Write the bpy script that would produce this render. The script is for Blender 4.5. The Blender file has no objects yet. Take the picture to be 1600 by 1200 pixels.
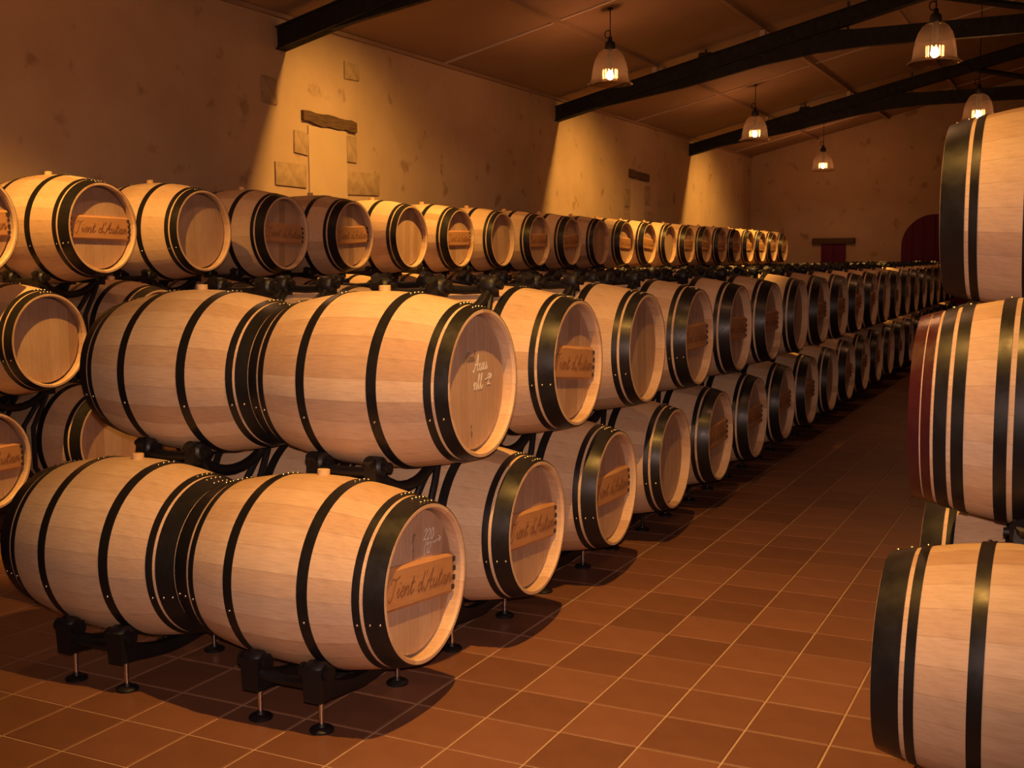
import bpy, bmesh, math, random
from mathutils import Vector, Matrix
random.seed(7)
PI = math.pi
S = bpy.context.scene
COL = S.collection

# ------------------------------------------------------------------ camera
F_PX, YAW, PITCH, ROLL = 1791.5, 0.4578, -0.1079, -0.0064
CAM = Vector((2.1222, -4.1655, 1.6439))
fwd = Vector((-math.sin(YAW)*math.cos(PITCH), math.cos(YAW)*math.cos(PITCH), math.sin(PITCH)))
rgt = Vector((math.cos(YAW), math.sin(YAW), 0))
upv = rgt.cross(fwd)
r2 = math.cos(ROLL)*rgt + math.sin(ROLL)*upv
u2 = -math.sin(ROLL)*rgt + math.cos(ROLL)*upv
cd = bpy.data.cameras.new('camera'); cam = bpy.data.objects.new('camera', cd); COL.objects.link(cam)
cd.sensor_width = 36.0; cd.lens = F_PX*36/1600; cd.clip_end = 200; cd.clip_start = 0.05
m = Matrix((r2, u2, -fwd)).transposed().to_4x4(); m.translation = CAM
cam.matrix_world = m
S.camera = cam

# ------------------------------------------------------------------ world, lights, exposure
S.view_settings.view_transform = 'Standard'; S.view_settings.look = 'None'
S.view_settings.gamma = 1.0; S.view_settings.use_curve_mapping = False
S.view_settings.exposure = 0.0
w = bpy.data.worlds.new('world'); S.world = w; w.use_nodes = True
w.node_tree.nodes['Background'].inputs[0].default_value = (0.30, 0.12, 0.05, 1)
w.node_tree.nodes['Background'].inputs[1].default_value = 0.02

FLASH_W = 500.0
FLASH_COL = (1.0, 0.67, 0.55)
GOLD = (1.0, 0.50, 0.10)
BULB_EMIT = 470.0
BULB_COL = (1.0, .46, .19)
FZ = -.074                        # floor level

def light(name, kind, loc, energy, color, radius, aim=None, size=None, blend=0.3):
    d = bpy.data.lights.new(name, kind); d.energy = energy; d.color = color; d.shadow_soft_size = radius
    o = bpy.data.objects.new(name, d); COL.objects.link(o); o.location = loc
    if kind == 'SPOT':
        d.spot_size = size; d.spot_blend = blend
        o.rotation_euler = Vector(aim).to_track_quat('-Z', 'Y').to_euler()
    return o
# the camera's own flash, just above the lens
light('camera_flash', 'SPOT', CAM + Vector((0.0, 0.0, 0.07)), FLASH_W, FLASH_COL, 0.02, fwd, math.radians(76), 1.0)

# ------------------------------------------------------------------ helpers
class MB:
    def __init__(s): s.v = []; s.f = []; s.t = []; s.tone = 0.5
    def add(s, vs, fs):
        o = len(s.v); s.v += [tuple(v) for v in vs]
        for f in fs: s.f.append([i+o for i in f]); s.t.append(s.tone)
        return s
    def box(s, c, d, R=None, taper=1.0):
        vs = []
        for z in (-1, 1):
            k = taper if z > 0 else 1.0
            for x, y in ((-1,-1),(1,-1),(1,1),(-1,1)):
                v = Vector((x*d[0]/2*k, y*d[1]/2*k, z*d[2]/2))
                if R: v = R @ v
                vs.append(v + Vector(c))
        return s.add(vs, [(3,2,1,0),(4,5,6,7),(0,1,5,4),(1,2,6,5),(2,3,7,6),(3,0,4,7)])
    def tube(s, pts, r, n=8, cap=True, flat=1.0):
        pts = [Vector(p) for p in pts]; rings = []; ref = None
        rs = r if isinstance(r, (list, tuple)) else [r]*len(pts)
        for i, p in enumerate(pts):
            d = (pts[min(i+1, len(pts)-1)] - pts[max(i-1, 0)]).normalized()
            if ref is None:
                ref = d.orthogonal().normalized()
                if abs(d.x) < 0.9: ref = (Vector((1,0,0)) - d*d.x).normalized()
            ref = (ref - d*ref.dot(d)).normalized(); b = d.cross(ref)
            rings.append([p + rs[i]*(math.cos(2*PI*k/n)*ref*flat + math.sin(2*PI*k/n)*b) for k in range(n)])
        vs = [v for q in rings for v in q]; fs = []
        for i in range(len(pts)-1):
            for k in range(n):
                a, b2 = i*n+k, i*n+(k+1) % n
                fs.append((a, b2, b2+n, a+n))
        if cap: fs += [tuple(range(n-1, -1, -1)), tuple(range((len(pts)-1)*n, len(pts)*n))]
        return s.add(vs, fs)
    def lathe(s, prof, n=32, axis='Z', c=(0,0,0), a0=0, cap0=False, cap1=False, rib=None):
        vs = []; fs = []
        for (r, h) in prof:
            for k in range(n):
                a = a0 + 2*PI*k/n; rr = r + (rib(k, r, h) if rib else 0)
                p = (rr*math.cos(a), rr*math.sin(a), h) if axis == 'Z' else (h, rr*math.cos(a), rr*math.sin(a))
                vs.append((p[0]+c[0], p[1]+c[1], p[2]+c[2]))
        for i in range(len(prof)-1):
            for k in range(n):
                a, b = i*n+k, i*n+(k+1) % n
                fs.append((a, b, b+n, a+n))
        if cap0: fs.append(tuple(range(n-1, -1, -1)))
        if cap1: fs.append(tuple(range((len(prof)-1)*n, len(prof)*n)))
        return s.add(vs, fs)
    def prism(s, poly, y0, y1):           # poly in (x, z), extruded along Y
        n = len(poly)
        vs = [(x, y0, z) for x, z in poly] + [(x, y1, z) for x, z in poly]
        fs = [tuple(range(n)), tuple(range(2*n-1, n-1, -1))]
        fs += [(i, i+n, (i+1) % n + n, (i+1) % n) for i in range(n)]
        return s.add(vs, fs)
    def mesh(s, name, mat, smooth=True, angle=35, bevel=0, fix=True):
        me = bpy.data.meshes.new(name); me.from_pydata(s.v, [], s.f); me.materials.append(mat)
        at = me.attributes.new('tone', 'FLOAT', 'FACE'); at.data.foreach_set('value', s.t)
        if fix or bevel:
            bm = bmesh.new(); bm.from_mesh(me)
            if bevel: bmesh.ops.bevel(bm, geom=bm.edges[:], offset=bevel, segments=2, affect='EDGES', profile=0.6)
            if fix: bmesh.ops.recalc_face_normals(bm, faces=bm.faces)
            bm.to_mesh(me); bm.free()
        if smooth:
            me.shade_smooth(); me.set_sharp_from_angle(angle=math.radians(angle))
        me.update(); return me
def put(name, me, parent=None, loc=None, rot=None):
    o = bpy.data.objects.new(name, me); COL.objects.link(o)
    if parent: o.parent = parent
    if loc: o.location = loc
    if rot: o.rotation_euler = rot
    return o
def tag(o, label, cat, group=None):
    o['label'] = label; o['category'] = cat
    if group: o['group'] = group
    return o
def empty(name, loc, rot=None):
    o = bpy.data.objects.new(name, None); COL.objects.link(o); o.location = loc; o.empty_display_size = 0.1
    if rot: o.rotation_euler = rot
    return o
def struct(name, me):
    o = put(name, me); o['kind'] = 'structure'; return o

# ------------------------------------------------------------------ materials
def mat(name, base=(.5,.5,.5), rough=.6, metal=0.0, spec=.5):
    M = bpy.data.materials.new(name); M.use_nodes = True
    b = M.node_tree.nodes['Principled BSDF']
    b.inputs['Base Color'].default_value = (*base, 1); b.inputs['Roughness'].default_value = rough
    b.inputs['Metallic'].default_value = metal; b.inputs['Specular IOR Level'].default_value = spec
    return M, M.node_tree, b
def N(nt, t, **kw):
    n = nt.nodes.new(t)
    for k, v in kw.items(): setattr(n, k, v)
    return n
def ramp(nt, stops):
    r = N(nt, 'ShaderNodeValToRGB'); e = r.color_ramp.elements
    while len(e) < len(stops): e.new(0.5)
    for i, (p, c) in enumerate(stops): e[i].position = p; e[i].color = (*c, 1)
    return r
def noise(nt, scale, detail=4, stretch=(1,1,1), rough=.55, coord='Object'):
    tc = N(nt, 'ShaderNodeTexCoord'); mp = N(nt, 'ShaderNodeMapping'); mp.inputs['Scale'].default_value = stretch
    no = N(nt, 'ShaderNodeTexNoise'); no.inputs['Scale'].default_value = scale; no.inputs['Detail'].default_value = detail
    no.inputs['Roughness'].default_value = rough
    nt.links.new(tc.outputs[coord], mp.inputs['Vector']); nt.links.new(mp.outputs['Vector'], no.inputs['Vector'])
    return no
def mix(nt, a, b, fac, mode='MIX'):
    n = N(nt, 'ShaderNodeMix', data_type='RGBA', blend_type=mode)
    for sock, v in ((n.inputs[6], a), (n.inputs[7], b), (n.inputs[0], fac)):
        if hasattr(v, 'is_linked') or hasattr(v, 'links'): nt.links.new(v, sock)
        elif isinstance(v, (int, float)): sock.default_value = v
        else: sock.default_value = (*v, 1)
    return n.outputs[2]
def bump(nt, b, h, strength=.2, dist=.002):
    bp = N(nt, 'ShaderNodeBump'); bp.inputs['Strength'].default_value = strength; bp.inputs['Distance'].default_value = dist
    nt.links.new(h, bp.inputs['Height']); nt.links.new(bp.outputs['Normal'], b.inputs['Normal'])

def wood(name, stops, stretch, grain=0.35, rough=.55, stain=None):
    M, nt, b = mat(name, rough=rough, spec=.3)
    at = N(nt, 'ShaderNodeAttribute', attribute_name='tone')
    oi = N(nt, 'ShaderNodeObjectInfo')
    rp = ramp(nt, stops); nt.links.new(at.outputs['Fac'], rp.inputs['Fac'])
    g = noise(nt, 9, 6, stretch, .65)
    gr = ramp(nt, [(.35, (.62,.55,.5)), (.6, (1,1,1))]); nt.links.new(g.outputs['Fac'], gr.inputs['Fac'])
    c = mix(nt, rp.outputs['Color'], gr.outputs['Color'], grain, 'MULTIPLY')
    bl = noise(nt, 3.5, 3, (1,1,1)); br = ramp(nt, [(.4, (.82,.74,.68)), (.62, (1,1,1))]); nt.links.new(bl.outputs['Fac'], br.inputs['Fac'])
    c = mix(nt, c, br.outputs['Color'], .45, 'MULTIPLY')
    nt.links.new(c, b.inputs['Base Color'])
    bump(nt, b, g.outputs['Fac'], .15, .001)
    return M
OAK = wood('oak_stave', [(0, (.56,.35,.21)), (.3, (.66,.44,.275)), (1, (.76,.54,.35))], (1.2, 14, 14))
HEADOAK = wood('oak_head', [(0, (.41,.25,.16)), (.35, (.50,.325,.22)), (1, (.57,.385,.265))], (6, 14, 1.2))
BAROAK = wood('oak_bar', [(0, (.50,.25,.11)), (1, (.60,.31,.14))], (6, 1.2, 14), .3)
BUNG = wood('bung_wood', [(0, (.70,.44,.20)), (1, (.75,.5,.25))], (4,4,4), .2)
PEG, *_ = mat('peg', (.035,.022,.03), .7)
INK, *_ = mat('burnt_lettering', (.25,.10,.04), .8)
CHALK, *_ = mat('chalk', (.85,.80,.74), .9)
STAMP, *_ = mat('dark_stamp', (.20,.13,.10), .8)
def metal_mat(name, base, rough, metal):
    M, nt, b = mat(name, base, rough, metal)
    n = noise(nt, 14, 4); r = ramp(nt, [(.3, (rough-.08,)*3), (.7, (rough+.12,)*3)])
    nt.links.new(n.outputs['Fac'], r.inputs['Fac']); nt.links.new(r.outputs['Color'], b.inputs['Roughness'])
    return M
HOOP = metal_mat('hoop_steel', (.022,.019,.019), .36, .45)
RIVET = metal_mat('rivet_steel', (.55,.50,.45), .3, 1.0)
REDBAND = metal_mat('wine_red_paint', (.055,.010,.010), .28, .0)
RACK = metal_mat('rack_black', (.010,.008,.009), .5, .2)
ROLLER = metal_mat('roller_rubber', (.014,.011,.012), .42, .0)
CHROME = metal_mat('foot_chrome', (.70,.66,.62), .22, 1.0)
BEAM = metal_mat('beam_black', (.003,.003,.0035), .7, .0)

def tile_mat():
    M, nt, b = mat('terracotta_tile', rough=.5, spec=.35)
    at = N(nt, 'ShaderNodeAttribute', attribute_name='tone')
    rp = ramp(nt, [(0, (.190,.080,.043)), (.5, (.225,.096,.052)), (1, (.26,.113,.063))]); nt.links.new(at.outputs['Fac'], rp.inputs['Fac'])
    n = noise(nt, 5, 6, (1,1,1), .7, 'Object'); r = ramp(nt, [(.3, (.72,.68,.66)), (.7, (1,1,1))]); nt.links.new(n.outputs['Fac'], r.inputs['Fac'])
    nt.links.new(mix(nt, rp.outputs['Color'], r.outputs['Color'], .7, 'MULTIPLY'), b.inputs['Base Color'])
    n2 = noise(nt, 40, 3); bump(nt, b, n2.outputs['Fac'], .12, .001)
    return M
TILE = tile_mat()
def speck(name, c0, c1, scale, rough, bs=.3, stretch=(1,1,1), spots=None):
    M, nt, b = mat(name, rough=rough, spec=.2)
    n = noise(nt, scale, 8, stretch, .6); r = ramp(nt, [(.3, c0), (.7, c1)]); nt.links.new(n.outputs['Fac'], r.inputs['Fac'])
    c = r.outputs['Color']
    if spots:
        n3 = noise(nt, spots[0], 3, stretch, .5); r3 = ramp(nt, [(spots[1], (1,1,1)), (spots[1]+.09, spots[2])]); nt.links.new(n3.outputs['Fac'], r3.inputs['Fac'])
        c = mix(nt, c, r3.outputs['Color'], .8, 'MULTIPLY')
    nt.links.new(c, b.inputs['Base Color'])
    n2 = noise(nt, scale*9, 4); bump(nt, b, n2.outputs['Fac'], bs, .004)
    return M
GROUT = speck('grout', (.42,.27,.17), (.52,.35,.23), 8, .85)
PLASTER = speck('plaster_wall', (.38,.265,.175), (.45,.32,.215), 1.6, .9, .35, (1,1,1), (3.4, .62, (.60,.52,.46)))
INFILL = speck('smooth_render', (.44,.32,.215), (.48,.35,.235), 2.5, .9, .1)
STONE = speck('old_stone', (.25,.17,.105), (.40,.285,.18), 9, .9, .7)
CEIL = speck('ceiling_panel', (.27,.175,.115), (.31,.205,.135), 1.2, .8, .1)
STRIP = speck('cover_strip', (.52,.42,.32), (.57,.46,.36), 5, .6, .05)
LINTEL = speck('old_lintel_wood', (.055,.03,.018), (.13,.075,.04), 12, .85, .8, (6,.6,6))
DOORRED = speck('wine_red_door', (.075,.003,.026), (.10,.005,.036), 4, .55, .1, (8,1,.5))
WHITEP, *_ = mat('flood_body', (.05,.045,.04), .5, .3)

# ------------------------------------------------------------------ the setting
WX, BY = -5.0, 23.3              # left wall, back wall
TRUSS_Y = (5.2, 11.87, 18.45)
RIDGE_X = 2.2
def ceil_z(x): return 4.05 + .24*((x if x < RIDGE_X else 2*RIDGE_X - x) + 5)
RX = 2*RIDGE_X - WX
# floor slab (the grout bed) and tiles
b_ = MB(); b_.box(((WX+RX)/2, 7.5, FZ-.054), (RX-WX+.4, 32.2, .1))
floor = struct('floor', b_.mesh('floor', GROUT, False))
TX, TY, TS, TA = .1870, .4414, .3038, -.0053
def proj(P):
    d = Vector(P) - CAM; z = d.dot(fwd)
    if z < .1: return None
    return 800 + F_PX*d.dot(r2)/z, 600 - F_PX*d.dot(u2)/z, z
tile_me = []
def tile_mb(h, mb=None, c=(0,0), ang=0.0, tone=.5, side=True):
    mb = mb or MB(); mb.tone = tone; ca, sa = math.cos(ang), math.sin(ang); vs = []
    for q, z in ((h-.0035, 0.0), (h, -.0025), (h, -.008)):
        for x, y in ((-1,-1),(1,-1),(1,1),(-1,1)):
            X, Y = x*q, y*q; vs.append((c[0]+ca*X-sa*Y, c[1]+sa*X+ca*Y, z + (0 if side else FZ)))
    fs = [(0,1,2,3)] + [(4+i, 4+(i+1) % 4, (i+1) % 4, i) for i in range(4)]
    if side: fs += [(8+i, 8+(i+1) % 4, 4+(i+1) % 4, 4+i) for i in range(4)]
    return mb.add(vs, fs)
HT = TS/2 - .0042
for i in range(8):
    tile_me.append(tile_mb(HT, tone=i/7).mesh('tile', TILE, False))
near, far = [], []
for i in range(-24, 30):
    for j in range(-26, 82):
        u, v = (i+.5)*TS, (j+.5)*TS
        x = TX + math.cos(TA)*u - math.sin(TA)*v; y = TY + math.sin(TA)*u + math.cos(TA)*v
        if x < WX+.15 or x > RX-.2 or y > BY-.15 or y < -8: continue
        p = proj((x, y, FZ))
        hidden = (-1.95 < x < -.05 and y > .3) or (x < -1.9 and y > -.4) or (x > 1.75 and y > -.9)
        if p and -70 < p[0] < 1670 and -50 < p[1] < 1290 and not hidden: near.append((p[2], x, y))
        else: far.append((x, y))
near.sort()
for n_, (d, x, y) in enumerate(near):
    if n_ < 300:
        put('tile', tile_me[random.randrange(8)], floor, (x, y, FZ), (0, 0, TA))
    else: far.append((x, y))
mb = MB()
for x, y in far: tile_mb(HT, mb, (x, y), TA, random.randrange(8)/7, False)
ft = put('tile_field', mb.mesh('tile_field', TILE, False, fix=False), floor); ft['kind'] = 'stuff'

# walls
b_ = MB(); b_.box((WX-.15, 7.5, 2.15), (.3, 32.2, 4.5)); wall_left = struct('wall_left', b_.mesh('wall_left', PLASTER, False))
b_ = MB(); b_.box((RX+.15, 7.5, 2.15), (.3, 32.2, 4.5)); struct('wall_right', b_.mesh('wall_right', PLASTER, False))
def gable(y0, y1):
    return MB().prism([(WX-.3, FZ-.02), (RX+.3, FZ-.02), (RX+.3, ceil_z(RX)+.05), (RIDGE_X, ceil_z(RIDGE_X)+.12), (WX-.3, ceil_z(WX)+.05)], y0, y1)
wall_back = struct('wall_back', gable(BY, BY+.3).mesh('wall_back', PLASTER, False))
struct('wall_front', gable(-8.6, -8.3).mesh('wall_front', PLASTER, False))
# blocked-up windows in the left wall
def rough_block(c, d, seed, bev=.012):
    rnd = random.Random(seed); mb = MB(); mb.box((0,0,0), d)
    mb.v = [(v[0], v[1]*(1+rnd.uniform(-.12,.1)), v[2]*(1+rnd.uniform(-.14,.1))) for v in mb.v]
    return mb.mesh('stone', STONE, True, 30, bev)
def wall_feature(y0, y1, ztop, zbot, ly0, ly1, lz0, lz1, stones, sd):
    mb = MB(); mb.box((0,0,0), (.03, y1-y0, ztop-zbot)); put('infill_panel', mb.mesh('infill_panel', INFILL, False), wall_left, (WX+.002, (y0+y1)/2, (ztop+zbot)/2))
    mb = MB(); n = 9
    top = [(ly0+(ly1-ly0)*i/n, lz1 - .03*i/n + random.uniform(-.012,.012)) for i in range(n+1)]
    bot = [(ly0+(ly1-ly0)*i/n, lz0 + (.025 if i in (0,1) else 0) + random.uniform(-.012,.012)) for i in range(n+1)]
    vs = [(.035, y, z) for y, z in top] + [(.035, y, z) for y, z in bot] + [(-.05, y, z) for y, z in top] + [(-.05, y, z) for y, z in bot]
    k = n+1; fs = []
    for i in range(n):
        fs += [(i, i+1, i+1+k, i+k), (i, i+2*k, i+1+2*k, i+1), (i+k, i+1+k, i+1+3*k, i+3*k)]
    fs += [(0, k, 3*k, 2*k), (n, n+2*k, n+3*k, n+k)]
    mb.add(vs, fs); put('lintel', mb.mesh('lintel', LINTEL, False), wall_left, (WX, 0, 0))
    for q, (a, b, c, d) in enumerate(stones):
        put('stone', rough_block(None, (.03, b-a, d-c), sd+q), wall_left, (WX+.004, (a+b)/2, (c+d)/2))
wall_feature(5.60, 6.28, 3.02, 1.75, 5.50, 6.46, 3.03, 3.17,
             [(5.36,5.59,2.72,2.95), (6.29,6.48,2.70,2.98), (5.05,5.58,2.38,2.62), (6.28,6.94,2.36,2.62), (6.27,6.56,3.58,3.76), (4.88,5.1,3.15,3.42)], 10)
wall_feature(15.02, 15.72, 3.02, 1.75, 14.95, 15.95, 3.05, 3.20,
             [(14.72,15.0,2.55,2.85), (15.73,16.05,2.62,2.95), (14.5,14.99,2.2,2.45), (15.74,16.2,2.2,2.5)], 30)
# shuttered window and arched door in the back wall
mb = MB(); mb.box((0,0,0), (.56, .06, 1.0)); win = struct('window_1', mb.mesh('window_1', DOORRED, False)); win.location = (-3.03, BY-.005, 1.46)
mb = MB(); mb.box((0,0,0), (.98, .10, .14)); put('lintel', mb.mesh('lintel', LINTEL, True, 30, .015), win, (0, -.02, .57))
for sx in (-.14, .14):
    mb = MB(); mb.box((0,0,0), (.265, .03, .94)); put('shutter_board', mb.mesh('shutter_board', DOORRED, True, 30, .006), win, (sx, -.04, 0))
door = empty('door_1', (-.80, BY, 0)); door['kind'] = 'structure'
DR = .72
def arch_poly(x0, x1, n=8):
    pts = [(x0, FZ), (x1, FZ)]
    for i in range(n+1):
        x = x1 + (x0-x1)*i/n; pts.append((x, 1.88 + math.sqrt(max(0, DR*DR - x*x))))
    return pts
mb = MB().prism(arch_poly(-DR, DR, 28), -.03, .05); put('door_backing', mb.mesh('door_backing', DOORRED, False), door)
for i in range(6):
    a = -DR + 2*DR*i/6
    put('door_board', MB().prism(arch_poly(a+.006, a+2*DR/6-.006), -.06, -.02).mesh('door_board', DOORRED, False), door)

# ceiling: sloped deck, panels, cover strips and purlins
mb = MB()
for x0, x1 in ((WX-.3, RIDGE_X), (RIDGE_X, RX+.3)):
    z0, z1 = ceil_z(x0), ceil_z(x1)
    mb.add([(x0,-8.6,z0+.03),(x1,-8.6,z1+.03),(x1,BY+.3,z1+.03),(x0,BY+.3,z0+.03),(x0,-8.6,z0+.15),(x1,-8.6,z1+.15),(x1,BY+.3,z1+.15),(x0,BY+.3,z0+.15)],
           [(0,1,2,3),(7,6,5,4),(0,4,5,1),(1,5,6,2),(2,6,7,3),(3,7,4,0)])
ceiling = struct('ceiling', mb.mesh('ceiling', CEIL, False))
SL = math.atan(.24); PURL = [-3.45, -1.9, -.35, 1.2]
xs = [WX] + PURL + [RIDGE_X]
ys = [-8.3, -4.8, -1.45, 1.9, 5.2, 8.42, 11.87, 15.2, 18.45, 21.8, BY]
for a in range(len(xs)-1):
    for c in range(len(ys)-1):
        x0, x1, y0, y1 = xs[a]+.008, xs[a+1]-.008, ys[c]+.006, ys[c+1]-.006
        mb = MB(); z = .5*(ceil_z(x0)+ceil_z(x1))
        mb.box((0,0,0), ((x1-x0)/math.cos(SL), y1-y0, .03), Matrix.Rotation(-SL, 3, 'Y'))
        put('ceiling_panel', mb.mesh('ceiling_panel', CEIL, False), ceiling, ((x0+x1)/2, (y0+y1)/2, z+.015))
for y in (1.9, 8.42, 15.2, 21.8):
    for a in range(len(xs)-1):
        x0, x1 = xs[a]+.03, xs[a+1]-.06
        mb = MB(); mb.box((0,0,0), ((x1-x0)/math.cos(SL), .035, .02), Matrix.Rotation(-SL, 3, 'Y'))
        put('cover_strip', mb.mesh('cover_strip', STRIP, False), ceiling, ((x0+x1)/2, y, ceil_z((x0+x1)/2)-.008))
for x in PURL:
    for c in range(0, len(ys)-1, 2):
        mb = MB(); mb.box((0,0,0), (.07, ys[min(c+2, len(ys)-1)]-ys[c]-.02, .05))
        put('purlin', mb.mesh('purlin', CEIL, False), ceiling, (x, (ys[c]+ys[min(c+2, len(ys)-1)])/2, ceil_z(x)-.02))
mb = MB(); mb.box((0,0,0), (.10, 31.5, .04)); put('wall_plate', mb.mesh('wall_plate', CEIL, False), ceiling, (WX-.01, 7.5, ceil_z(WX)-.02))

# steel roof trusses
def truss(Y, label):
    t = empty('roof_truss', (0, Y, 0)); tag(t, label, 'roof truss', 'black roof trusses')
    def rz(x): return 3.70 + .24*(x+5)          # rafter underside
    def mirror(poly): return [(2*RIDGE_X-x, z) for x, z in poly]
    raf = [(-5, 3.70), (-5, 3.92), (RIDGE_X, 3.92+.24*7.2), (RIDGE_X, rz(RIDGE_X))]
    gus = [(-4.4, rz(-4.4)), (-3.0, 4.06), (-1.9, 4.28), (-1.2, 4.38), (-.6, 4.42), (-.6, 4.65), (-1.0, rz(-1.0)+.01)]
    for sg, nm in ((0, 0), (1, 1)):
        f = mirror if sg else (lambda q: q)
        r_ = MB().prism(f(raf), -.05, .05); put('rafter', r_.mesh('rafter', BEAM, False), t)
        fl = MB().prism(f([(-5, 3.70), (-5, 3.715), (RIDGE_X, rz(RIDGE_X)+.015), (RIDGE_X, rz(RIDGE_X))]), -.08, .08)
        fl.prism(f([(-5, 3.905), (-5, 3.92), (RIDGE_X, 3.92+.24*7.2), (RIDGE_X, 3.905+.24*7.2)]), -.08, .08)
        put('flange', fl.mesh('flange', BEAM, False), t)
        put('gusset', MB().prism(f(gus), -.035, .035).mesh('gusset', BEAM, False), t)
        st = MB().tube([f([(.35, 5.0)])[0][0:1] + (0,) + (4.98,), f([(1.9, 4.62)])[0][0:1] + (0,) + (4.62,)], .045, 8)
        put('web_strut', st.mesh('web_strut', BEAM), t)
    tie = MB().prism([(-.9, 4.42), (-.9, 4.65), (2*RIDGE_X+.9, 4.65), (2*RIDGE_X+.9, 4.42)], -.05, .05)
    put('tie_beam', tie.mesh('tie_beam', BEAM, False), t)
    kp = MB().box((RIDGE_X, 0, 5.0), (.1, .08, .8)); put('king_post', kp.mesh('king_post', BEAM, False), t)
    for x in PURL[:2]:
        c_ = MB().box((x, .0, 3.98+.24*(x+5)), (.07, .10, .12)); put('purlin_cleat', c_.mesh('purlin_cleat', STRIP, False), t)
    return t
truss(TRUSS_Y[0], 'black roof truss nearest the camera, its foot at top left of the wall')
truss(TRUSS_Y[1], 'middle black roof truss with tie beam across the top right corner')
truss(TRUSS_Y[2], 'farthest black roof truss, with a slanted web strut, before the back wall')

# ------------------------------------------------------------------ barrels
BL, RB, RH = .95, .368, .297
HL = BL/2
def prof(x): s = x/HL; return RH + (RB-RH)*(1 - s*s)
NST = 26
NX = 14
def stave_into(mb, a0, a1, nseg, nx, tone):
    mb.tone = tone; vs = []; fs = []; xs_ = [-HL + 2*HL*i/nx for i in range(nx+1)]
    for x in xs_:
        for k in range(nseg+1):
            a = a0 + (a1-a0)*k/nseg; r = prof(x)
            if 0 < k < nseg or nseg == 1: pass
            vs.append((x, r*math.cos(a), r*math.sin(a)))
    W = nseg+1
    for i in range(nx):
        for k in range(nseg): fs.append((i*W+k, i*W+k+1, (i+1)*W+k+1, (i+1)*W+k))
    no = len(vs)
    inn = [(-HL, .013), (-HL+.012, .024), (-HL+.062, .028), (HL-.062, .028), (HL-.012, .024), (HL, .013)]
    for x, th in inn:
        for k in range(nseg+1):
            a = a0 + (a1-a0)*k/nseg; r = prof(x)-th
            vs.append((x, r*math.cos(a), r*math.sin(a)))
    for i in range(len(inn)-1):
        for k in range(nseg): fs.append((no+i*W+k, no+(i+1)*W+k, no+(i+1)*W+k+1, no+i*W+k+1))
    e = no+(len(inn)-1)*W
    for k in range(nseg):
        fs.append((k, no+k, no+k+1, k+1)); fs.append((nx*W+k, nx*W+k+1, e+k+1, e+k))
    mb.add(vs, fs)
GAP = .0006
def tone(r): return r.uniform(.45, 1) if r.random() < .78 else r.uniform(0, .3)
TONES = [tone(random) for _ in range(9)] + [.05, .22, .5]
DA = 2*PI/NST
stave_me = []
for t_ in TONES:
    mb = MB(); stave_into(mb, -DA/2+GAP, DA/2-GAP, 3, NX, t_)
    stave_me.append(mb.mesh('stave', OAK, True, 40))
body_me = []
for q in range(5):
    mb = MB(); rnd = random.Random(100+q)
    for s in range(NST): stave_into(mb, s*DA-DA/2+GAP, s*DA+DA/2-GAP, 2, 10, tone(rnd))
    body_me.append(mb.mesh('staves', OAK, True, 40))
def hoop_mesh(x0, x1, material, th=.0035, n=72, lip=True):
    k = 3 if x1-x0 < .05 else 5
    P = [(prof(x0), x0)] + [(prof(x0+(x1-x0)*i/k)+th, x0+(x1-x0)*i/k) for i in range(k+1)] + [(prof(x1), x1)]
    return MB().lathe(P, n, 'X').mesh('hoop', material, True, 40)
def rivet_mesh(x0, x1, double=False):
    mb = MB(); xc = (x0+x1)/2
    wide = (x1-x0) > .06
    for a0, nr in ((PI/2, 4), (PI+.35, 1)):
        for q in range(nr):
            for xx in ((x0+(x1-x0)*.25, x0+(x1-x0)*.75) if wide else (xc,)):
                a = a0 + (q-1.5)*.085*(1 if nr > 1 else 0); r = prof(xx)+.0035
                c = Vector((xx, r*math.cos(a), r*math.sin(a))); nrm = Vector((0, math.cos(a), math.sin(a)))
                t1 = Vector((1,0,0)); t2 = nrm.cross(t1); vs = []
                for rr, h in ((.0065, 0), (.0052, .003), (.0025, .0048)):
                    for kk in range(8): vs.append(c + nrm*h + rr*(math.cos(kk*PI/4)*t1 + math.sin(kk*PI/4)*t2))
                fs = [tuple(range(16, 24))] + [(i*8+kk, i*8+(kk+1) % 8, (i+1)*8+(kk+1) % 8, (i+1)*8+kk) for i in range(2) for kk in range(8)]
                mb.add(vs, fs)
    return mb.mesh('rivets', RIVET, True, 60)
def hoopset(spec):
    out = []
    for nm, a, b, mt in spec:
        for s in (1, -1):
            x0, x1 = (HL-b, HL-a) if s > 0 else (-HL+a, -HL+b)
            out.append((nm, hoop_mesh(x0, x1, mt), rivet_mesh(x0, x1) if mt is HOOP else None))
    return out
HOOPS = {
 'narrow': hoopset([('head_hoop', .001, .053, HOOP), ('quarter_hoop', .066, .095, HOOP), ('bilge_hoop', .286, .328, HOOP)]),
 'wide':   hoopset([('head_hoop', .001, .075, HOOP), ('quarter_hoop', .089, .116, HOOP), ('bilge_hoop', .286, .328, HOOP)]),
 'right':  hoopset([('head_hoop', .001, .080, HOOP), ('quarter_hoop', .094, .122, HOOP), ('bilge_hoop', .262, .302, HOOP)]),
 'red':    hoopset([('painted_band', -.020, .014, REDBAND), ('painted_band', .018, .046, REDBAND), ('head_hoop', .055, .093, HOOP), ('quarter_hoop', .106, .142, HOOP), ('bilge_hoop', .225, .262, HOOP), ('bilge_hoop', .278, .315, HOOP)]),
}
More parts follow.
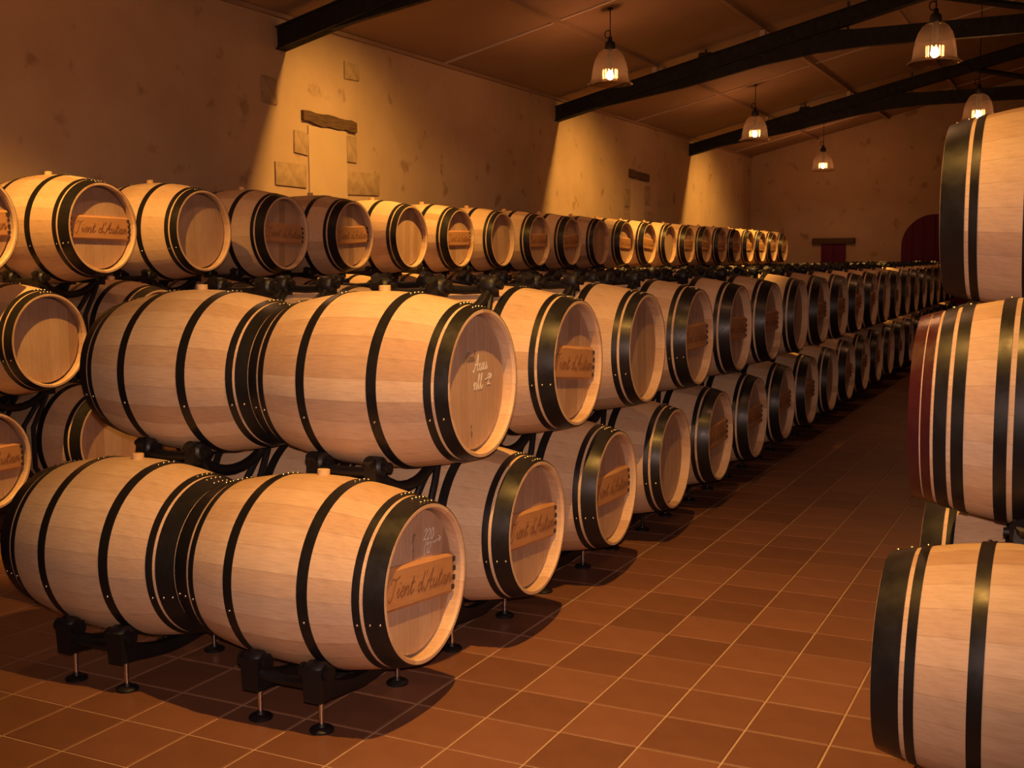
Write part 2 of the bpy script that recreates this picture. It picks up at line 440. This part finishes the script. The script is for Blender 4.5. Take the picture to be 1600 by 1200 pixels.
# heads
RHD = .270; HX = HL-.052
def chord_board(y0, y1, x0, x1, R=RHD, n=6):
    pts = []
    for i in range(n+1):
        y = y0+(y1-y0)*i/n; pts.append((y, math.sqrt(max(0.0, R*R-y*y))))
    poly = pts + [(y, -z) for y, z in reversed(pts)]
    vs = [(x1, y, z) for y, z in poly] + [(x0, y, z) for y, z in poly]; k = len(poly)
    fs = [tuple(range(k)), tuple(range(2*k-1, k-1, -1))] + [(i, i+k, (i+1) % k + k, (i+1) % k) for i in range(k)]
    return vs, fs
NB = 7
board_me = {}
for v_ in range(3):
    for i in range(NB):
        a = -RHD + 2*RHD*i/NB; mb = MB(); mb.tone = random.random()
        mb.add(*chord_board(a+.0008, a+2*RHD/NB-.0008, HX-.018, HX)); board_me[v_, i] = mb.mesh('head_board', HEADOAK, False)
head_me = []
for v_ in range(4):
    mb = MB()
    for i in range(NB):
        a = -RHD + 2*RHD*i/NB; mb.tone = random.random(); mb.add(*chord_board(a+.0008, a+2*RHD/NB-.0008, HX-.018, HX))
    head_me.append(mb.mesh('head', HEADOAK, False))
def bar_mesh():
    mb = MB(); mb.tone = .5; hw = .080; n = 10; R = RHD-.003; vs = []
    rows = [(-hw, .000), (-hw, .010), (-hw+.012, .018), (hw-.012, .018), (hw, .010), (hw, .000)]
    for zz, xx in rows:
        e = math.sqrt(R*R-zz*zz)
        for i in range(n+1):
            y = -e + 2*e*i/n; vs.append((HX+xx, y, zz))
    fs = [(r*(n+1)+i, r*(n+1)+i+1, (r+1)*(n+1)+i+1, (r+1)*(n+1)+i) for r in range(5) for i in range(n)]
    fs += [tuple(r*(n+1) for r in range(6)), tuple(r*(n+1)+n for r in range(5, -1, -1))]
    mb.add(vs, fs); return mb.mesh('head_bar', BAROAK, True, 25)
BAR = bar_mesh()
mb = MB()
for s in (-1, 1):
    for z in (-.055, -.018, .018, .055):
        e = math.sqrt(RHD**2 - z*z) - .012
        mb.box((HX+.016, s*e, z), (.014, .016, .019))
PEGS = mb.mesh('pegs', PEG, False)
# hand lettering drawn as ribbons
def smooth(pts, n=5):
    out = []
    P = [pts[0]] + list(pts) + [pts[-1]]
    for i in range(1, len(P)-2):
        for q in range(n):
            t = q/n; a, b, c, d = P[i-1], P[i], P[i+1], P[i+2]
            out.append(tuple(.5*((2*b[k]) + (c[k]-a[k])*t + (2*a[k]-5*b[k]+4*c[k]-d[k])*t*t + (3*b[k]-a[k]-3*c[k]+d[k])*t**3) for k in (0, 1)))
    out.append(pts[-1]); return out
GL = {  # strokes in a unit box, x right, y up; advance width last
 'T': ([[(-.05,.75),(.05,1.0),(.35,.92),(.75,1.05)], [(.42,.95),(.36,.5),(.28,.0),(.1,-.15),(-.05,.0)]], .72),
 'o': ([[(.3,.45),(.08,.4),(.05,.1),(.25,.0),(.42,.2),(.3,.45),(.5,.4)]], .5),
 'i': ([[(.0,.2),(.15,.45),(.12,.08),(.2,.0),(.35,.2)], [(.2,.68),(.23,.72)]], .33),
 'e': ([[(.0,.2),(.3,.3),(.28,.48),(.1,.4),(.08,.08),(.25,.0),(.45,.2)]], .42),
 'n': ([[(.0,.3),(.1,.45),(.06,.0),(.15,.3),(.3,.46),(.36,.3),(.33,.05),(.42,.0),(.55,.2)]], .52),
 't': ([[(.0,.2),(.22,.85),(.12,.15),(.22,.0),(.42,.2)], [(.02,.55),(.38,.58)]], .42),
 'd': ([[(.35,.42),(.1,.4),(.05,.1),(.2,.0),(.36,.3),(.48,.98),(.40,.2),(.48,.0),(.62,.18)]], .6),
 "'": ([[(.15,1.0),(.08,.78)]], .2),
 'A': ([[(-.1,.08),(.0,-.05),(.25,.35),(.55,1.05),(.5,.3),(.55,.0),(.7,.1)], [(.12,.4),(.62,.42)]], .75),
 'u': ([[(.0,.3),(.1,.45),(.07,.1),(.18,.0),(.34,.2),(.4,.45),(.37,.1),(.46,.0),(.6,.2)]], .57),
 'a': ([[(.35,.42),(.12,.4),(.05,.1),(.2,.0),(.36,.25),(.38,.44),(.37,.1),(.46,.0),(.58,.2)]], .54),
 '2': ([[(.05,.75),(.25,.98),(.45,.75),(.25,.35),(.03,.02),(.3,.06),(.5,.02)]], .6),
 '0': ([[(.28,.98),(.06,.7),(.08,.2),(.28,.0),(.48,.3),(.46,.75),(.28,.98)]], .6),
 '1': ([[(.1,.75),(.28,1.0),(.24,.0)]], .42),
 '(': ([[(.3,1.1),(.1,.5),(.25,-.1)]], .35), ')': ([[(.1,1.1),(.3,.5),(.1,-.1)]], .4),
 '>': ([[(.0,.4),(.5,.5),(1.0,.62)], [(.72,.78),(1.0,.62),(.8,.4)]], 1.1),
 'l': ([[(.0,.2),(.3,.85),(.22,1.0),(.12,.6),(.14,.08),(.24,.0),(.4,.2)]], .36),
 ' ': ([], .4),
}
def lettering(lines, material, wd, x):
    """lines: (text, y0, z0, size, slant); ribbons on the head plane (Y to the right seen from the head side, Z up)"""
    mb = MB()
    for text, y0, z0, sz, sl in lines:
        px = 0
        for ch in text:
            st, adv = GL[ch]
            for s in st:
                P = [(y0 + sz*(px+a+sl*b), z0 + sz*b) for a, b in smooth(s)]
                for (a, b), (c, d) in zip(P[:-1], P[1:]):
                    L_ = math.hypot(c-a, d-b)
                    if L_ < 1e-6: continue
                    nx_, nz_ = -(d-b)/L_*wd/2, (c-a)/L_*wd/2; ex, ez = (c-a)/L_*wd*.3, (d-b)/L_*wd*.3
                    x += 6e-6
                    vs = [(x, a-ex+nx_, b-ez+nz_), (x, c+ex+nx_, d+ez+nz_), (x, c+ex-nx_, d+ez-nz_), (x, a-ex-nx_, b-ez-nz_)]
                    mb.add(vs, [(0, 1, 2, 3)])
            px += adv
    return mb.mesh('lettering', material, False, fix=False)
NAME = lettering([("Tient d'Autan", -.215, -.030, .070, .30)], INK, .0050, HX+.0187)
CH_L0 = lettering([("220", .045, .150, .042, .2), ("(12", .045, .098, .042, .2), (">", .115, .112, .055, .1)], CHALK, .0042, HX+.0008)
ST_L0 = lettering([("1", -.04, .13, .05, 0), ("1", -.035, .085, .04, 0), ("1", -.05, .15, .03, .9)], STAMP, .0045, HX+.0008)
CH_M0 = lettering([("Auu", .005, .045, .062, .15), ("nll", .0, -.03, .06, .1), (">", .10, -.02, .055, .1), ("2", .12, -.02, .045, .1)], CHALK, .0060, HX+.0008)
ST_M0 = lettering([("Aleal", -.075, .09, .036, .3), ("0", -.03, -.215, .02, 0), ("0", -.03, -.18, .01, 0)], STAMP, .0048, HX+.0008)
BUNG_ME = MB().lathe([(.024, -.012), (.025, .020), (.022, .023), (.0, .023)], 20, 'Z').mesh('bung', BUNG, True, 40)

ORD = ['first','second','third','fourth','fifth','sixth','seventh','eighth','ninth','tenth','eleventh','twelfth','thirteenth','fourteenth',
       'fifteenth','sixteenth','seventeenth','eighteenth','nineteenth','twentieth','twenty-first','twenty-second','twenty-third']
def barrel(loc, label, group, hoops='wide', bar=True, roll=0.0, detail=2, flip=False, extra=None, yaw=0.0):
    """detail 2: single staves, head boards, rivets; 1: joined staves; axis along X, decorated head at +X"""
    e = empty('oak_barrel', loc, (roll, 0, yaw + (PI if flip else 0))); tag(e, label, 'barrel', group)
    if detail == 2:
        for s in range(NST):
            put('stave', stave_me[random.randrange(len(stave_me))], e, None, (s*DA, 0, 0))
    else: put('staves', body_me[random.randrange(len(body_me))], e, None, (random.randrange(NST)*DA, 0, 0))['kind'] = 'stuff'
    for nm, me, rv in HOOPS[hoops]:
        h = put(nm, me, e)
        if rv and detail == 2: put('rivets', rv, h)['kind'] = 'stuff'
    if detail == 2:
        hd = empty('head', (0,0,0)); hd.parent = e; v_ = random.randrange(3)
        for i in range(NB): put('head_board', board_me[v_, i], hd)
        for q in (extra or []): put('chalk_marks' if q[1] is CHALK else 'stamp_marks', q[0], hd)['kind'] = 'stuff'
    else: put('head', head_me[random.randrange(4)], e)
    put('head', head_me[random.randrange(4)], e, None, (0, 0, PI))
    if bar:
        br = put('head_bar', BAR, e); put('pegs', PEGS, br)['kind'] = 'stuff'
        if detail >= 1: put('lettering', NAME, br)['kind'] = 'stuff'
    if detail >= 1: put('bung', BUNG_ME, e, (random.uniform(-.02, .02), 0, RB))
    return e

# ------------------------------------------------------------------ roller racks
def joined(mbs, material): 
    M = MB()
    for q in mbs: M.add(q.v, q.f)
    return M
def roller_mb():
    return MB().lathe([(.010, -.040), (.030, -.040), (.036, -.034), (.042, -.026), (.043, .0), (.042, .026), (.036, .034), (.030, .040), (.010, .040)], 18, 'X', cap0=True, cap1=True)
ROL = roller_mb().mesh('roller', ROLLER, True, 40)
SX = .14
RR = .408                                       # distance of the roller axis from the barrel axis
def base_parts():
    P = []
    aY = .285; aZ = -math.sqrt(RR*RR-aY*aY); FL = FZ - .4503        # floor level relative to the barrel axis
    for sx in (-SX, SX):
        n = 16; vs = []; fs = []
        for i in range(n+1):
            t = -1+2*i/n; y = t*.300; top = -.386 + .095*abs(t)**2.2; bot = -.436 + .045*abs(t)**1.5; hw = .022+.016*abs(t)**2
            for x in (-hw, hw): vs += [(sx+x, y, top), (sx+x, y, bot)]
        for i in range(n):
            a = i*4; b = a+4
            fs += [(a, b, b+2, a+2), (a+1, a+3, b+3, b+1), (a, a+1, b+1, b), (a+2, b+2, b+3, a+3)]
        fs += [(0, 2, 3, 1), (n*4, n*4+1, n*4+3, n*4+2)]
        P.append(('saddle', MB().add(vs, fs), RACK, None))
        for sy in (-1, 1):
            b = MB(); b.box((sx+.005, sy*.288, -.335), (.082, .082, .125), Matrix.Rotation(PI, 3, 'X'), .88)
            b.tube([(sx-.062, sy*aY, aZ), (sx+.062, sy*aY, aZ)], .015, 10)
            b.tube([(sx+.048, sy*aY, aZ), (sx+.064, sy*aY, aZ)], .028, 12)
            b.tube([(sx-.064, sy*aY, aZ), (sx-.048, sy*aY, aZ)], .028, 12)
            P.append(('roller_bracket', b, RACK, None))
            P.append(('roller', None, None, (sx, sy*aY, aZ)))
            f = MB(); f.tube([(sx, sy*.262, -.408), (sx, sy*.262, FL+.02)], .0095, 10); P.append(('foot_rod', f, CHROME, None))
            f = MB().lathe([(.0, FL), (.045, FL), (.046, FL+.008), (.040, FL+.014), (.018, FL+.018), (.015, FL+.028), (.0, FL+.028)], 20, 'Z', (sx, sy*.262, 0)); P.append(('foot_pad', f, RACK, None))
    for sy in (-1, 1):
        t = MB().tube([(-SX, sy*.288, -.325), (-SX*.5, sy*.288, -.34), (0, sy*.288, -.345), (SX*.5, sy*.288, -.34), (SX, sy*.288, -.325)], [.034, .024, .020, .024, .034], 10); P.append(('cross_bar', t, RACK, None))
    return P
def tier_parts(bottom_y, zb):
    P = []; aY = .245; aZ = -math.sqrt(RR*RR-aY*aY)
    for sx in (-SX, SX):
        pts = []
        for i in range(13):
            a = math.radians(-48 + 96*i/12); q = .440 + .012*math.cos(a*1.6)
            pts.append((sx, q*math.sin(a)*.90, -q*math.cos(a)*(.985)))
        P.append(('saddle', MB().tube(pts, .024, 10), RACK, None))
        for sy in (-1, 1):
            b = MB(); b.box((sx, sy*.262, -.345), (.058, .06, .075), None, .9); b.tube([(sx-.058, sy*aY, aZ), (sx+.058, sy*aY, aZ)], .013, 10)
            b.tube([(sx+.055, sy*aY, aZ), (sx+.068, sy*aY, aZ)], .022, 10)
            P.append(('roller_bracket', b, RACK, None))
            P.append(('roller', None, None, (sx, sy*aY, aZ)))
            for lx in (-1, 1):
                l = MB().tube([(sx+lx*.012, sy*.235, -.37), (sx+lx*.030, sy*.170, -.46), (sx+lx*.045, sy*.080, -.585), (sx+lx*.052, sy*.075, -.85), (sx+lx*.045, sy*bottom_y, zb)], .0165, 8)
                P.append(('leg', l, RACK, None))
    for sy in (-1, 1):
        P.append(('cross_bar', MB().tube([(-SX, sy*.262, -.345), (0, sy*.262, -.352), (SX, sy*.262, -.345)], .021, 10), RACK, None))
    return P
def build_rack(P):
    full = []; jm = MB()
    for nm, mb, mt, loc in P:
        if mb is None:
            full.append((nm, ROL, loc)); r_ = roller_mb(); r_.v = [(v[0]+loc[0], v[1]+loc[1], v[2]+loc[2]) for v in r_.v]; jm.add(r_.v, r_.f)
        else:
            full.append((nm, mb.mesh(nm, mt, True, 40), None)); jm.add(mb.v, mb.f)
    return full, jm.mesh('roller_rack', RACK, True, 40)
RACKS = {'base': build_rack(base_parts()), 'tier': build_rack(tier_parts(.205, -1.02)), 'upper': build_rack(tier_parts(.205, -1.0))}
def rack(kind, loc, label, group, detail):
    full, jm = RACKS[kind]
    if detail:
        e = empty('roller_rack', loc); tag(e, label, 'barrel rack', group)
        for nm, me, l in full: put(nm, me, e, l)
    else:
        e = put('roller_rack', jm, None, loc); tag(e, label, 'barrel rack', group)
    return e

# ------------------------------------------------------------------ barrel rows
Y0, P_, Z1, Z2, Z3 = -.578, .9806, .4503, 1.1514, 1.8525
XA, XB = -HL, -HL - BL - .004                  # aisle-side and inner barrel of each pair
LBAR = {3: False, 8: False, 12: False}
MBAR = {0: False, 2: False, 6: False, 11: False}
def style(bar): return 'wide' if bar else 'narrow'
def rr(): return random.uniform(-.07, .07)
NK = 22
G1, G2 = 'oak barrels in the aisle stack', 'oak barrels in the stack along the wall'
GR = 'black roller racks'
for k in range(NK):
    y = Y0 + k*P_; bar = LBAR.get(k, True); det = 2 if k < 4 else 1
    ex = [(CH_L0, CHALK), (ST_L0, STAMP)] if k == 0 else None
    barrel((XA, y, Z1), f'{ORD[k]} oak barrel from the near end, bottom tier beside the tiled aisle', G1, style(bar), bar, -.10 if k == 0 else rr(), det, extra=ex)
    rack('base', (XA+.03, y, Z1), f'black footed rack under the {ORD[k]} bottom-tier barrel of the tiled aisle', GR, k < 3)
    if True:
        barrel((XB, y, Z1), f'{ORD[k]} inner oak barrel from the near end, bottom tier, behind the aisle barrels', G1, 'wide', True, rr(), 2 if k == 0 else 1)
        rack('base', (XB+.03, y, Z1), f'black footed rack under the {ORD[k]} inner bottom-tier barrel', GR, k == 0)
for k in range(NK-1):
    y = Y0 + (k+.48)*P_; bar = MBAR.get(k, True); det = 2 if k < 4 else 1
    ex = [(CH_M0, CHALK), (ST_M0, STAMP)] if k == 0 else None
    barrel((XA, y, Z2), f'{ORD[k]} oak barrel from the near end, upper tier beside the tiled aisle', G1, style(bar), bar, [.02, -.10, .05][k] if k < 3 else rr(), det, extra=ex)
    rack('tier', (XA-.03, y, Z2), f'black rack holding the {ORD[k]} upper-tier barrel beside the tiled aisle', GR, k < 2)
    barrel((XB, y, Z2), f'{ORD[k]} inner oak barrel from the near end, upper tier, behind the aisle barrels', G1, 'narrow' if k == 0 else 'wide', True, rr(), 2 if k == 0 else 1)
    rack('tier', (XB, y, Z2), f'black rack holding the {ORD[k]} inner upper-tier barrel', GR, k < 1)
    if k > 0:
        yy = Y0 + k*P_
        rack('upper', (XA-.03, yy, Z3), f'{ORD[k-1]} empty black rack on top of the aisle stack, aisle side', GR, k < 4)
        rack('upper', (XB, yy, Z3), f'{ORD[k-1]} empty black rack on top of the aisle stack, inner side', GR, k < 4)
# the stack along the left wall
XT = -3.72 - HL; XN = XT
TBAR = {1: False, 4: False, 6: False, 9: False, 12: False}
YT, PT = 1.5522, .9905
for k in range(-2, 21):
    bar = TBAR.get(k, True)
    barrel((XT, YT+k*PT, 1.872), f'{ORD[k+2]} oak barrel from the left in the top row along the wall', G2, style(bar), bar, rr(), 2 if -2 < k < 2 else 1)
    rack('upper', (XT, YT+k*PT, 1.872), f'black rack under the {ORD[k+2]} top-row barrel along the wall', GR, -2 < k < 1)
YN = YT - PT*.49
for k in range(-2, 21):
    barrel((XN, YN+k*PT, Z2), f'{ORD[k+2]} oak barrel from the left, middle row along the wall', G2, 'narrow' if k == 0 else 'wide', k != 0, rr(), 2 if k == 0 else 1)
    rack('tier', (XN, YN+k*PT, Z2), f'black rack under the {ORD[k+2]} middle-row barrel along the wall', GR, -1 <= k < 2)
for k in range(-2, 20):
    barrel((XN, YN+(k-.5)*PT, Z1), f'{ORD[k+2]} oak barrel from the left, bottom row along the wall', G2, 'wide', k == 0, rr(), 2 if k == 0 else 1)
    rack('base', (XN, YN+(k-.5)*PT, Z1), f'black footed rack under the {ORD[k+2]} bottom-row barrel along the wall', GR, False)
# the stack on the right of the aisle
XR = 1.675 + HL
G3 = 'oak barrels in the stack right of the aisle'
barrel((XR-.04, -.57, Z1-.01), 'large oak barrel cut off by the bottom right corner, wide black end hoops', G3, 'right', False, .35, 2, True)
barrel((XR+.02, -.25, Z2+.01), 'oak barrel with wine-red painted end bands at the right edge', G3, 'red', False, .2, 2, True)
barrel((XR+.015, .30, Z3-.04), 'topmost oak barrel of the right stack, against the roof beams', G3, 'right', False, .1, 2, True)
for k in (1, 2, 3):
    barrel((XR-.03, -.57+k*P_, Z1), f'{ORD[k]} bottom-tier oak barrel of the right stack, mostly hidden', G3, 'wide', True, rr(), 1, True)
for k in (1, 2):
    barrel((XR+.02, -.25+k*P_, Z2), f'{ORD[k]} middle-tier oak barrel of the right stack, mostly hidden', G3, 'wide', True, rr(), 1, True)
barrel((XR+.02, .30+P_, Z3-.04), 'second top-tier oak barrel of the right stack, hidden behind the first', G3, 'wide', True, rr(), 1, True)
for k in range(4): rack('base', (XR-.03, -.57+k*P_, Z1), f'black footed rack under the {ORD[k]} bottom barrel of the right stack', GR, k == 0)
for k in range(3): rack('tier', (XR, -.25+k*P_, Z2), f'black rack under the {ORD[k]} middle barrel of the right stack', GR, k == 0)
for k in range(2): rack('upper', (XR, .30+k*P_, Z3-.04), f'black rack under the {ORD[k]} top barrel of the right stack', GR, k == 0)

# ------------------------------------------------------------------ pendant lamps
def glass_mat():
    M = bpy.data.materials.new('ribbed_glass'); M.use_nodes = True; nt = M.node_tree; nt.nodes.clear()
    o = N(nt, 'ShaderNodeOutputMaterial'); t = N(nt, 'ShaderNodeBsdfTransparent'); t.inputs[0].default_value = (.78,.66,.55,1)
    g = N(nt, 'ShaderNodeBsdfGlossy'); g.inputs['Roughness'].default_value = .06; g.inputs['Color'].default_value = (.9,.85,.8,1)
    d = N(nt, 'ShaderNodeBsdfTranslucent'); d.inputs[0].default_value = (.75,.55,.38,1)
    lw = N(nt, 'ShaderNodeLayerWeight'); lw.inputs['Blend'].default_value = .35
    m1 = N(nt, 'ShaderNodeMixShader'); m2 = N(nt, 'ShaderNodeMixShader'); m2.inputs[0].default_value = .012
    nt.links.new(lw.outputs['Facing'], m1.inputs[0]); nt.links.new(t.outputs[0], m1.inputs[1]); nt.links.new(g.outputs[0], m1.inputs[2])
    nt.links.new(m1.outputs[0], m2.inputs[1]); nt.links.new(d.outputs[0], m2.inputs[2]); nt.links.new(m2.outputs[0], o.inputs[0])
    return M
GLASS = glass_mat()
BULBM, nt_, b_ = mat('glowing_bulb', (1,.8,.5), .4)
b_.inputs['Emission Color'].default_value = (*BULB_COL, 1); b_.inputs['Emission Strength'].default_value = BULB_EMIT
def rib(k, r, h): return (.0045 if k % 2 else -.0045) if .06 < r < .235 else 0
SHADE = MB().lathe([(.055,.40),(.085,.395),(.125,.365),(.165,.30),(.192,.22),(.207,.13),(.214,.06),(.225,.035),(.255,.008),(.268,0),(.262,-.004)], 72, 'Z', rib=rib).mesh('glass_shade', GLASS, True, 80, fix=False)
LCAP = MB().lathe([(.0,.545),(.022,.545),(.026,.50),(.055,.48),(.062,.42),(.058,.395),(.0,.395)], 24, 'Z').mesh('lamp_cap', BEAM, True, 40)
LOOP = MB().tube([(.035*math.cos(a*PI/8)-.03, 0, .575+.045*math.sin(a*PI/8)) for a in range(17)], .006, 6).mesh('hook_loop', BEAM)
LBULB = MB().lathe([(.0,.055),(.022,.06),(.038,.08),(.040,.10),(.030,.13),(.022,.16),(.0,.16)], 20, 'Z').mesh('bulb', BULBM, True, 60)
SOCK = MB().lathe([(.0,.155),(.030,.155),(.034,.40),(.0,.40)], 16, 'Z').mesh('socket', BEAM, True, 40)
mb = MB()  # bars added around the bulb to imitate light streaks refracted in the shade
for k in range(14):
    a = 2*PI*k/14; R_ = Matrix.Rotation(a, 3, 'Z'); mb.box(R_ @ Vector((.088, 0, .112)), (.006, .016, .11), R_)
STREAK_GLOW = bpy.data.materials.new('light_streak_glow'); STREAK_GLOW.use_nodes = True; nt_ = STREAK_GLOW.node_tree; nt_.nodes.clear()  # translucent stand-in for the refracted streaks, glows from the bulb
o_ = N(nt_, 'ShaderNodeOutputMaterial'); t_ = N(nt_, 'ShaderNodeBsdfTransparent'); d_ = N(nt_, 'ShaderNodeBsdfTranslucent'); d_.inputs[0].default_value = (.9,.75,.5,1)
x_ = N(nt_, 'ShaderNodeMixShader'); x_.inputs[0].default_value = .10
nt_.links.new(t_.outputs[0], x_.inputs[1]); nt_.links.new(d_.outputs[0], x_.inputs[2]); nt_.links.new(x_.outputs[0], o_.inputs[0])
STREAK_BARS = mb.mesh('light_streak_bars', STREAK_GLOW, False)
def lamp(x, y, z, label):
    e = empty('pendant_lamp', (x, y, z)); tag(e, label, 'pendant lamp', 'ribbed glass pendant lamps')
    for nm, me in (('glass_shade', SHADE), ('lamp_cap', LCAP), ('hook_loop', LOOP), ('bulb', LBULB), ('socket', SOCK)): put(nm, me, e)
    put('light_streak_bars', STREAK_BARS, e)['kind'] = 'stuff'
    put('cable', MB().tube([(0,0,.54), (0,0,ceil_z(x)-z-.005)], .006, 6).mesh('cable', BEAM), e)
    put('ceiling_hook', MB().lathe([(.0,0),(.03,0),(.03,.02),(.0,.02)], 12, 'Z', (0,0,ceil_z(x)-z-.022)).mesh('ceiling_hook', BEAM), e)
lamp(-2.9, 8.68, 3.68, 'large ribbed glass pendant lamp, left of the second roof truss')
lamp(-2.9, 15.4, 3.63, 'ribbed glass pendant lamp hanging before the farthest truss, above the wall stack')
lamp(-2.9, 21.2, 3.50, 'small far ribbed glass pendant lamp before the dark back wall')
lamp(.70, 8.6, 3.63, 'brightest ribbed glass pendant lamp, at top right below the tie beam')
lamp(-2.9, 2.0, 3.68, 'ribbed glass pendant lamp above the near end of the wall stack')
lamp(.70, 2.0, 3.63, 'ribbed glass pendant lamp above the near end of the tiled aisle')
lamp(.70, 14.3, 3.62, 'far pendant lamp just above the topmost barrel of the right stack')

# ------------------------------------------------------------------ flood lights on the trusses
FB = MB().box((0,0,.05), (.22,.13,.09), None, .8).mesh('flood_housing', WHITEP, True, 30, .008)
FGM, nt_, b_ = mat('flood_glass', (.9,.7,.4), .3)
b_.inputs['Emission Color'].default_value = (1, .6, .2, 1); b_.inputs['Emission Strength'].default_value = 4
FG = MB().box((0,0,0), (.19,.10,.008)).mesh('flood_glass', FGM, False)
FK = MB().box((0,0,.13), (.03,.03,.14)).mesh('flood_bracket', WHITEP, False)
def flood(x, y, z, watts, aim, cone, label, blend=.6):
    e = empty('flood_light', (x, y, z)); tag(e, label, 'flood light', 'golden flood lights under the roof')
    put('flood_housing', FB, e); put('flood_glass', FG, e)
    put('flood_bracket', MB().box((0,0,(ceil_z(x)-z+.08)/2), (.03,.03,ceil_z(x)-z-.08)).mesh('flood_bracket', WHITEP, False), e)
    light('flood_beam', 'SPOT', (x, y, z-.02), watts, GOLD, .03, aim, math.radians(cone), blend)
flood(1.00, -1.25, 4.55, 900, (-.62, 1.10, -3.4), 77, 'nearest flood light under the roof on the aisle side', 1.0)
flood(-2.7, -.25, 4.35, 850, (-.85, 1.15, -2.2), 60, 'nearest flood light under the roof on the wall side', .7)
for q, y in enumerate(TRUSS_Y):
    flood(-2.75, y+.15, 4.45, 720, (-1.3, .42, -2.1), 104, f'flood light behind the {ORD[q]} roof truss, wall side', 1.0)
    flood(-.80, y+.20, 4.58, 1100, (-.22, .45, -3.0), 36, f'flood light behind the {ORD[q]} roof truss, aisle side', .8)
